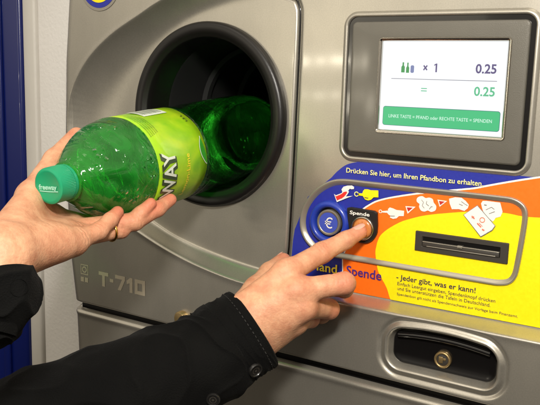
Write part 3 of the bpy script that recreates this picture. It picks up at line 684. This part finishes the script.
LR = .04475
lab = bobj("bottle_label", blathe([(.0840, LR - .0006), (.0847, LR), (.10, LR), (.115, LR), (.13, LR), (.145, LR), (.1578, LR), (.1585, LR - .0006)], 128, lambda s, a: .00025 * math.sin(7 * a + 60 * s)), M['label'])
sgn = 1 if SI.x > 0 else -1
def lpt(s, deg, dr):                     # deg: angle from the viewer's side (right), positive upwards
    a = math.radians(deg)
    return CAP + AX * s + (SI * sgn * math.cos(a) + UP * math.sin(a)) * (LR + .0003 + dr)
def lpatch(name, s0, s1, d0, d1, m, dr, n=14):
    V = [lpt(s0 + (s1 - s0) * j / 3, d0 + (d1 - d0) * i / n, dr) for i in range(n + 1) for j in range(4)]
    F = [(i * 4 + j, i * 4 + j + 1, i * 4 + 5 + j, i * 4 + 4 + j) for i in range(n) for j in range(3)]
    return bobj(name, (V, F), m, lab)
def ltext(s, s_base, deg0, deg1, h, m, bold, dr, tilt=0.0):
    """letters run upwards round the bottle, their tops towards the cap"""
    V, F = text_mesh(s, bold); xs = [v[0] for v in V]; mn, mx = min(xs), max(xs)
    P = [lpt(s_base - v[1] / .72 * h - tilt * (v[0] - mn) / (mx - mn), deg0 + (deg1 - deg0) * (v[0] - mn) / (mx - mn), dr) for v in V]
    return bobj("lettering", (P, F), m, lab, smooth=False)
ltext("FREEWAY", .1090, -80, 20, .0185, M['label_dark'], .095, .0003, .002)
ltext("FREEWAY", .1088, -79.3, 19.3, .0181, M['label_white'], .015, .0006, .002)
ltext("Lemon-Lime", .1290, -40, 12, .0056, M['textyellow'], .01, .0004)
# swoosh leaf, white bar-code field and small print
lf = []
for i in range(17):
    t = i / 16; wv = .0075 * math.sin(math.pi * min(1, t * 1.05)) ** .8
    lf.append((.1570 - .004 * t, -8 + 34 * t, wv))
V = []; 
for s, dg, wv in lf: V += [lpt(s, dg, .0003), lpt(s - wv, dg + 2, .0003)]
bobj("leaf", (V, [(2 * i, 2 * i + 2, 2 * i + 3, 2 * i + 1) for i in range(16)]), M['leaf'], lab, smooth=True)
V = []
for s, dg, wv in lf: V += [lpt(s - wv, dg + 2, .0005), lpt(s - wv - .0009, dg + 2, .0005)]
bobj("leaf_edge", (V, [(2 * i, 2 * i + 2, 2 * i + 3, 2 * i + 1) for i in range(16)]), M['label_white'], lab, smooth=True)
lpatch("bar_code_field", .1060, .1400, 72, 98, M['label_white'], .0002)
for k in range(11):
    s0 = .1085 + .0026 * k
    lpatch("bar", s0, s0 + (.0006, .0011, .0008)[k % 3], 76, 95, M['label_grey'], .0005, 8)
for k in range(5):
    ltext("Erfrischungsgetränk mit Zitrusgeschmack", .0885 + .0030 * k, 40 + k, 82 - 2 * k, .0016, M['label_dark'], 0, .0003)
ltext("1,5 L", .1510, 50, 62, .0030, M['label_dark'], .02, .0003)

# ------------------------------------------------------------------ hands: signed distance shapes -> one smooth mesh
def smin(a, b, k):
    h = np.maximum(k - np.abs(a - b), 0) / k
    return np.minimum(a, b) - h * h * k * .25
def cone(P, a, b, ra, rb):
    a = np.array(a, np.float32); b = np.array(b, np.float32); ab = b - a
    t = np.clip(((P - a) @ ab) / float(ab @ ab + 1e-9), 0, 1)
    return np.linalg.norm(P - a - t[..., None] * ab, axis=-1) - (ra + (rb - ra) * t)
def chain(P, pts, rad, k=3.0):
    d = None
    for i in range(len(pts) - 1):
        c = cone(P, pts[i], pts[i + 1], rad[i], rad[i + 1])
        d = c if d is None else smin(d, c, k)
    return d
def surface_nets(Fv, org, h):
    ins = Fv < 0; nx, ny, nz = Fv.shape
    cs = [(i, j, k) for i in (0, 1) for j in (0, 1) for k in (0, 1)]
    sl = lambda A, c: A[c[0]:nx - 1 + c[0], c[1]:ny - 1 + c[1], c[2]:nz - 1 + c[2]]
    cnt = sum(sl(ins, c).astype(np.int8) for c in cs); act = (cnt > 0) & (cnt < 8)
    idx = -np.ones(act.shape, np.int64); ii = np.argwhere(act); idx[act] = np.arange(len(ii))
    pos = np.zeros((len(ii), 3)); w = np.zeros(len(ii))
    val = {c: sl(Fv, c)[act] for c in cs}
    for a in cs:
        for ax in range(3):
            if a[ax] == 0:
                b = list(a); b[ax] = 1; b = tuple(b)
                fa, fb = val[a], val[b]; cr = (fa < 0) != (fb < 0)
                t = np.where(cr, fa / np.where(cr, fa - fb, 1), 0)
                p = np.tile(np.array(a, float), (len(ii), 1)); p[:, ax] = t
                pos[cr] += p[cr]; w[cr] += 1
    V = (ii + pos / w[:, None]) * h + org
    Q = []
    for ax in range(3):
        o1, o2 = [(1, 2), (2, 0), (0, 1)][ax]
        s0 = [slice(None)] * 3; s1 = [slice(None)] * 3; s0[ax] = slice(0, -1); s1[ax] = slice(1, None)
        cr = ins[tuple(s0)] != ins[tuple(s1)]; E_ = np.argwhere(cr)
        E_ = E_[(E_[:, o1] > 0) & (E_[:, o2] > 0) & (E_[:, o1] < Fv.shape[o1] - 1) & (E_[:, o2] < Fv.shape[o2] - 1)]
        fl = ins[tuple(s0)][tuple(E_.T)]
        def g(d1, d2):
            q = E_.copy(); q[:, o1] += d1; q[:, o2] += d2; return idx[tuple(q.T)]
        q = np.stack([g(-1, -1), g(0, -1), g(0, 0), g(-1, 0)], 1)
        q[~fl] = q[~fl][:, ::-1]; Q.append(q)
    return V, np.concatenate(Q)
def lap(V, Q, it, lam=.5):
    e = np.concatenate([Q[:, [0, 1]], Q[:, [1, 2]], Q[:, [2, 3]], Q[:, [3, 0]]]); e = np.concatenate([e, e[:, ::-1]])
    cn = np.bincount(e[:, 0], minlength=len(V)).astype(float)
    for k in range(it):
        S_ = np.stack([np.bincount(e[:, 0], weights=V[e[:, 1], c], minlength=len(V)) for c in range(3)], 1) / np.maximum(cn, 1)[:, None]
        l_ = lam if k % 2 == 0 else -lam * 1.03
        V = V + l_ * (S_ - V)
    return V

def build_hand(name, sdf, lo, hi, h, creases, flush, parent, origin):
    ax = [np.arange(lo[i], hi[i], h, dtype=np.float32) for i in range(3)]
    P = np.stack(np.meshgrid(*ax, indexing='ij'), -1)
    V, Q = surface_nets(sdf(P), np.array(lo, float), h)
    V = lap(V, Q, 6)
    # normals for the small displacements
    n = np.cross(V[Q[:, 2]] - V[Q[:, 0]], V[Q[:, 3]] - V[Q[:, 1]]); N = np.zeros_like(V)
    for c in range(4): np.add.at(N, Q[:, c], n)
    N /= np.linalg.norm(N, axis=1)[:, None] + 1e-9
    disp = np.zeros(len(V))
    for c, axd, side, amp, wid, rad in creases:
        c = np.array(c, float); axd = np.array(axd, float); axd /= np.linalg.norm(axd); side = np.array(side, float); side /= np.linalg.norm(side)
        r = V - c; s = r @ axd; wob = .5 * np.sin(1.1 * (r @ np.cross(axd, side)))
        f = np.exp(-((s + wob) / wid) ** 2) * np.exp(-(np.linalg.norm(r, axis=1) / rad) ** 4) * np.clip((N @ side) * 1.6 + .1, 0, 1)
        disp -= amp * f
    V = V + N * disp[:, None]
    fv = np.zeros(len(V))
    for c, rad, a in flush: fv = np.maximum(fv, a * np.exp(-(np.linalg.norm(V - np.array(c), axis=1) / rad) ** 2))
    V = V / 1000 - np.array(origin)
    me = bpy.data.meshes.new(name); me.vertices.add(len(V)); me.vertices.foreach_set("co", V.astype(np.float32).ravel())
    me.loops.add(Q.size); me.loops.foreach_set("vertex_index", Q.astype(np.int32).ravel())
    me.polygons.add(len(Q)); me.polygons.foreach_set("loop_start", np.arange(0, Q.size, 4, dtype=np.int32))
    me.polygons.foreach_set("use_smooth", np.ones(len(Q), bool)); me.update(); me.validate()
    at_ = me.attributes.new("flush", 'FLOAT', 'POINT'); at_.data.foreach_set("value", fv.astype(np.float32))
    o = bpy.data.objects.new(name, me); COL.objects.link(o); me.materials.append(M['skin']); o.parent = parent
    return o

PO = (-.08, -.35, -.30)
person = thing("person", "person in black jacket with one hand under the green bottle, other hand pressing the button", "person", PO)
def pobj(name, VF, m, parent=person, **k):
    V, F = VF; return obj(name, [(v[0] - PO[0], v[1] - PO[1], v[2] - PO[2]) for v in V], F, m, parent, **k)

# right hand: index finger on the donation button (millimetres)
W0 = (114, -125, -178)
IDX = [(148, -86, -123.2), (161.5, -50, -110.3), (172.9, -29, -101.6), (180.8, -15.6, -95.2)]
MID = [(162.0, -92, -135), (192.0, -66, -129.0), (177.9, -37, -142.6), (161.6, -20, -150.4)]
RNG = [(166.8, -90, -148.4), (170.6, -50, -159.6), (151.5, -27, -174.5), (139, -30, -176.6)]
PIN = [(156.3, -84, -165.3), (154.5, -53, -171.0), (138.5, -33, -181.3), (130, -36, -182)]
THB = [(107.3, -98, -166.7), (105.6, -66, -150.3), (102.7, -40, -140.6), (104.0, -19, -133.0)]
def right_sdf(P):
    f = chain(P, IDX, (10.2, 8.9, 7.6, 6.4), 4)
    f = smin(f, chain(P, MID, (10.4, 9.1, 8.0, 7.0), 4), .6)
    f = smin(f, chain(P, RNG, (9.8, 8.6, 7.6, 6.6), 4), .6)
    f = smin(f, chain(P, PIN, (8.8, 7.4, 6.6, 5.8), 4), .6)
    f = smin(f, chain(P, THB[1:], (11.5, 9.8, 7.8), 4), 1.0)
    p = cone(P, W0, IDX[0], 21, 11.5)
    p = smin(p, cone(P, W0, MID[0], 21, 11.8), 9)
    p = smin(p, cone(P, (118, -118, -186), RNG[0], 19, 11.4), 9)
    p = smin(p, cone(P, (122, -112, -192), PIN[0], 17, 10.6), 9)
    p = smin(p, cone(P, (122, -100, -170), (150, -72, -150), 15, 13), 10)
    p = smin(p, cone(P, THB[0], THB[1], 16, 11.5), 10)
    p = smin(p, cone(P, W0, (60, -172, -212), 22, 23), 10)
    # knuckles and tendons on the back of the hand
    for kx, r in ((IDX[0], 8.5), (MID[0], 9.0), (RNG[0], 8.6), (PIN[0], 7.8)):
        c = np.array(kx) + np.array((-.8, -2.6, 1.6))
        p = smin(p, np.linalg.norm(P - c.astype(np.float32), axis=-1) - r, 6)
        p = smin(p, cone(P, np.array((110, -136, -164)) + (np.array(kx) - np.array(MID[0])) * .35, c, 6.0, 5.0), 7)
    return smin(p, f, 6.5)
dors = np.array((-.35, -.60, .72))
def perp(v, ax): ax = np.array(ax, float); ax /= np.linalg.norm(ax); v = np.array(v, float) - ax * np.dot(v, ax); return v / np.linalg.norm(v)
cr = []
def joint_creases(a, b, side, offs, amp=.42, wid=.75, rad=9):
    axd = np.array(b, float) - np.array(a, float); axd /= np.linalg.norm(axd)
    for o_ in offs: cr.append((np.array(a) + axd * o_ + np.array(side) * 6, axd, side, amp, wid, rad))
joint_creases(IDX[2], IDX[3], perp(dors, np.array(IDX[3]) - IDX[2]), (-2.4, 0, 2.2), .65, .65, 8)
joint_creases(IDX[1], IDX[2], perp(dors, np.array(IDX[2]) - IDX[1]), (-4.6, -1.8, 1.0, 3.8), .85, .75, 9)
joint_creases(MID[0], MID[1], perp(dors, np.array(MID[1]) - MID[0]), (31, 34.5, 38, 41), .6, .8, 9)
joint_creases(RNG[0], RNG[1], perp(dors, np.array(RNG[1]) - RNG[0]), (31, 34.5, 38), .5, .8, 9)
joint_creases(IDX[0], IDX[1], perp(dors, np.array(IDX[1]) - IDX[0]), (-3, 1, 5), .22, 1.2, 11)
flush = [(IDX[3], 12, .75), (IDX[2], 8, .35), (IDX[1], 10, .55), (MID[1], 14, .65), (RNG[1], 14, .65), (PIN[1], 12, .6), (IDX[0], 13, .40), (MID[0], 13, .40), (RNG[0], 13, .42), (THB[3], 12, .65)]
rh = build_hand("hand", right_sdf, (40, -205, -240), (212, 0, -84), 1.0, cr, flush, person, PO)
rh['label'] = "right hand with index finger pressing the lit donation button"

def nail(tip, dip, side, r, ln, wd, parent):
    f = np.array(tip, float) - np.array(dip, float); f /= np.linalg.norm(f); u = perp(side, f); sd = np.cross(f, u)
    c = np.array(tip, float) + f * 1.0
    V = []; F = []; nu, nv = 12, 10
    for i in range(nu + 1):
        tt = i / nu; s = (tt - .62) * ln
        hw = wd / 2 * (1 - .25 * max(0, (tt - .72) / .28) ** 2) * (.80 + .20 * min(1, tt * 3))
        for j in range(nv + 1):
            a = (j / nv - .5) * 2 * hw / r
            rr = r + .42 - .035 * max(0, s) ** 2 - .9 * max(0, abs(j / nv - .5) * 2 - .8) / .2 * .5 - (.5 if i == 0 else 0)
            V.append(c + f * s + (u * math.cos(a) + sd * math.sin(a)) * rr)
    for i in range(nu):
        for j in range(nv): F.append((i * (nv + 1) + j, i * (nv + 1) + j + 1, (i + 1) * (nv + 1) + j + 1, (i + 1) * (nv + 1) + j))
    return pobj("fingernail", ([tuple(v / 1000) for v in V], F), M['nail'], parent)
nail(IDX[3], IDX[2], dors, 6.5, 11.5, 9.6, rh)
nail(THB[3], THB[2], (-.75, -.5, .35), 7.6, 13, 11, rh)

# left hand: palm under the bottle (millimetres)
W1 = (37, -285, -86)
LPIN = [(34, -217, -90), (34.0, -190, -85.6), (32.8, -176, -79.0), (31.6, -166, -73.8)]
LRNG = [(20, -207, -90), (30.2, -161, -89.8), (38.5, -146, -77.4), (42.3, -137.5, -69.4)]
LMID = [(9, -198, -88), (36, -150.5, -83.6), (42.0, -128, -75.4), (42.2, -111, -69.3)]
LIDX = [(-14, -197, -80), (-10, -152, -94), (-4, -126, -96), (2, -106, -93)]
LTHB = [(14, -258, -80), (-14, -215, -60), (-32, -174, -36), (-37.6, -144, -17)]
def left_sdf(P):
    f = chain(P, LPIN, (8.4, 6.9, 6.0, 5.0), 3)
    f = smin(f, chain(P, LRNG, (9.2, 7.0, 6.1, 5.1), 3), .3)
    f = smin(f, chain(P, LMID, (9.8, 7.6, 6.4, 5.3), 3), .3)
    f = smin(f, chain(P, LIDX, (10.4, 9.0, 7.8, 6.6), 4), 1.0)
    f = smin(f, chain(P, LTHB[1:], (11.5, 9.8, 7.6), 4), 1.0)
    p = cone(P, W1, LPIN[0], 18, 11.0)
    p = smin(p, cone(P, W1, LRNG[0], 18, 11.5), 8)
    p = smin(p, cone(P, (32, -283, -88), LMID[0], 20, 11.5), 8)
    p = smin(p, cone(P, (26, -280, -86), LIDX[0], 18, 11.5), 8)
    p = smin(p, cone(P, LTHB[0], LTHB[1], 17, 11.5), 9)
    p = smin(p, cone(P, (34, -262, -85), (33, -232, -87.5), 14, 11.5), 8)          # heel of the little finger
    p = smin(p, cone(P, W1, (43.1, -304.0, -112.9), 20, 21), 10)
    p = smin(p, cone(P, LTHB[1], LIDX[0], 8, 8), 9)                              # web of the thumb
    return smin(p, f, 6)
cr = []
pal = np.array((.45, -.25, .85))
for a, b, offs, amp in ((LPIN[0], LPIN[1], (3, 6.5), .55), (LRNG[0], LRNG[1], (6, 10), .5), (LPIN[1], LPIN[2], (-2, 1), .4), (LRNG[1], LRNG[2], (-1.5, 1.5), .4), (LMID[1], LMID[2], (-1.5, 1.5), .4), (LPIN[2], LPIN[3], (0,), .35), (LRNG[2], LRNG[3], (0,), .35)):
    joint_creases(a, b, perp((.75, -.45, .45), np.array(b) - a), offs, amp, .9, 11)
cr.append((np.array((30, -238, -80.)), (.1, 1, .3), pal, .5, 1.7, 15)); cr.append((np.array((30, -262, -80.)), (.2, .8, -.5), pal, .35, 1.8, 15))
cr.append((np.array((48, -284, -84.)), (.1, 1, .25), (.9, -.2, .4), .4, 1.6, 18))
flush = [(LPIN[3], 12, .8), (LRNG[3], 13, .8), (LMID[3], 13, .8), (LPIN[1], 10, .25), (LRNG[1], 12, .3), (LTHB[3], 14, .5), ((38, -245, -92), 16, .25)]
lh = build_hand("hand", left_sdf, (-60, -345, -150), (82, -92, 2), 1.0, cr, flush, person, PO)
lh['label'] = "left hand palm up under the bottle with a gold ring"

def torus(c, axd, R_, r_, n=48, m_=12, wob=0):
    c = Vector(c); axd = Vector(axd).normalized(); u = axd.orthogonal().normalized(); v = axd.cross(u)
    lo = []
    for i in range(n + 1):
        a = 2 * math.pi * i / n; rd = u * math.cos(a) + v * math.sin(a)
        lo.append([c + rd * (R_ + r_ * math.cos(2 * math.pi * j / m_)) + axd * r_ * 1.5 * math.sin(2 * math.pi * j / m_) for j in range(m_)])
    return loft(lo, True)
rc = np.array(LRNG[0]) + (np.array(LRNG[1]) - np.array(LRNG[0])) * .80
pobj("finger_ring", torus(rc / 1000, np.array(LRNG[1]) - np.array(LRNG[0]), .0081, .0008), M['gold'])

# ------------------------------------------------------------------ jacket sleeves
def sleeve(path, radii, end_open, seed, folds=1.0, nphi=240, npts=220, flatk=.86, side=None):
    """swept sleeve; path from the cuff outwards"""
    P = catmull(path, False, max(2, npts // (len(path) - 1))); n = len(P); loops = []
    up = Vector(side) if side else Vector((0, -.4, 1))
    for i, p in enumerate(P):
        t = (P[min(i + 1, n - 1)] - P[max(i - 1, 0)]).normalized(); u = (up - t * up.dot(t)).normalized(); v = t.cross(u)
        f = i / (n - 1); r = np.interp(f, [k / (len(radii) - 1) for k in range(len(radii))], radii)
        L = []
        for j in range(nphi):
            a = 2 * math.pi * j / nphi; rd = u * math.cos(a) * flatk + v * math.sin(a)
            q = p + rd * r
            dsp = noise.noise((q * 22) + Vector((seed, 0, 0))) * .0030 + noise.noise((q * 60) + Vector((seed, 3, 0))) * .0012
            rdg = 1 - abs(noise.noise(Vector((f * 7 + .5 * math.sin(a + seed), math.cos(a) * 1.2 + seed, math.sin(a) * 1.2)))) * 2
            dsp += .0042 * folds * max(0, rdg) ** 3 * min(1, f * 8)
            L.append(q + rd * dsp)
        loops.append(L)
    # rolled hem at the cuff end, turning inside
    first = loops[0]; c = P[0]; t0 = (P[1] - P[0]).normalized()
    hem = [[q + (c - q).normalized() * .0014 - t0 * .0010 for q in first], [q + (c - q).normalized() * .0030 - t0 * .0006 for q in first], [q + (c - q).normalized() * .0034 + t0 * .004 for q in first],
           [q + (c - q).normalized() * .006 + t0 * .030 for q in first]]
    return loft(hem[::-1] + loops, True, False, True)
mmp = lambda L: [tuple(c / 1000 for c in p) for p in L]
RS = mmp([(126, -104, -170.5), (98.5, -140, -196), (57.4, -180, -216), (6.4, -230, -241), (-40, -290, -268), (-85, -360, -300)])
rs = pobj("sleeve", sleeve(RS[1:] if 0 else [tuple(Vector(RS[0]).lerp(Vector(RS[1]), .45))] + RS[1:], (.0415, .0430, .0455, .0485, .0520, .056), True, 3.1, .7), M['fabric'])
cu = pobj("cuff", sleeve([RS[0], tuple(Vector(RS[0]).lerp(Vector(RS[1]), .35)), tuple(Vector(RS[0]).lerp(Vector(RS[1]), .72))], (.0398, .0406, .0414), True, 5.5, .25, 240, 60), M['fabric'], rs)
LS = mmp([(45.3, -292.0, -99.0), (46.2, -298.0, -110.0), (33.5, -308.0, -124.0), (10.5, -325.0, -145.4), (-21.6, -350.0, -180.6)])
ls = pobj("sleeve", sleeve([tuple(Vector(LS[0]).lerp(Vector(LS[1]), .6))] + LS[1:], (.0285, .0295, .031, .034, .038), True, 9.2, .8, side=(-.3, -.8, .3)), M['fabric'])
cl = pobj("cuff", sleeve([LS[0], tuple(Vector(LS[0]).lerp(Vector(LS[1]), .5)), LS[1]], (.0278, .0282, .0286), True, 12.5, .12, 240, 60, side=(-.3, -.8, .3)), M['fabric'], ls)

M['thread'] = mat("dark_thread", S(32, 31, 29), rough=.8)
def stitch(o, k, parent):
    """a row of short stitches round a cuff, along the k-th ring of its cloth"""
    co = [v.co.copy() for v in o.data.vertices]; n = 240; a = (4 + k) * n; c = sum((co[a + j] for j in range(n)), Vector()) / n
    P = []
    for j in range(0, n, 4):
        p, q = co[a + j], co[a + (j + 2) % n]; ax_ = (co[a + n + j] - p).normalized() * .00028; u = (p - c).normalized()
        top = [p + u * .0004 + ax_, q + u * .0004 + ax_, q + u * .0004 - ax_, p + u * .0004 - ax_]
        low = [v - u * .0006 for v in top]
        P.append(loft([low, [v + u * .0002 for v in top]], True, False, True))
    V, F = join(*P)
    return pobj("stitching", ([(v[0] + PO[0], v[1] + PO[1], v[2] + PO[2]) for v in V], F), M['thread'], parent, smooth=False)
stitch(cu, 12, cu); stitch(cl, 18, cl)
M['crest'] = mat('button_crest', S(66, 62, 56), rough=.4, metal=.4)
M['button'] = mat("jacket_button", S(24, 23, 22), rough=.4, coat=.3, vary=.2, vscale=300)
def coat_button(c, nrm, parent, r=.0062):
    c = Vector(c); n = Vector(nrm).normalized(); u = n.orthogonal().normalized(); v = n.cross(u)
    prof = [(r, 0), (r, .0016), (r * .92, .0026), (r * .78, .0027), (r * .70, .0019), (r * .05, .0019)]
    lo = [[c + n * h + (u * math.cos(2 * math.pi * i / 40) + v * math.sin(2 * math.pi * i / 40)) * q for i in range(40)] for q, h in prof]
    b = pobj("sleeve_button", loft(lo, True, False, True), M['button'], parent, auto=50)
    em = []
    for q0, q1, k0, k1 in ((.40, .52, 0, 40), (.0, .18, 0, 40)):
        em.append(loft([[c + n * .0022 + (u * math.cos(2 * math.pi * i / 40) + v * math.sin(2 * math.pi * i / 40)) * r * q for i in range(40)] for q in (max(q0, .01), q1)]))
    pobj("button_crest", join(*em), M['crest'], b)
def on_cloth(o, p):
    dg = bpy.context.evaluated_depsgraph_get(); dg.update()
    q = Vector(p) - Vector(PO); ok, loc, nrm, i = o.closest_point_on_mesh(q)
    if nrm.dot(q - loc) < 0: nrm = -nrm
    return loc + Vector(PO), nrm
def sew(o, p, r):
    c, n = on_cloth(o, p); coat_button(c - n * .0004, n, o, r)
sew(cu, (.1506, -.1362, -.1920), .0062)
sew(rs, (.1325, -.1675, -.2108), .0055)
sew(ls, (.0762, -.3038, -.0988), .0056)
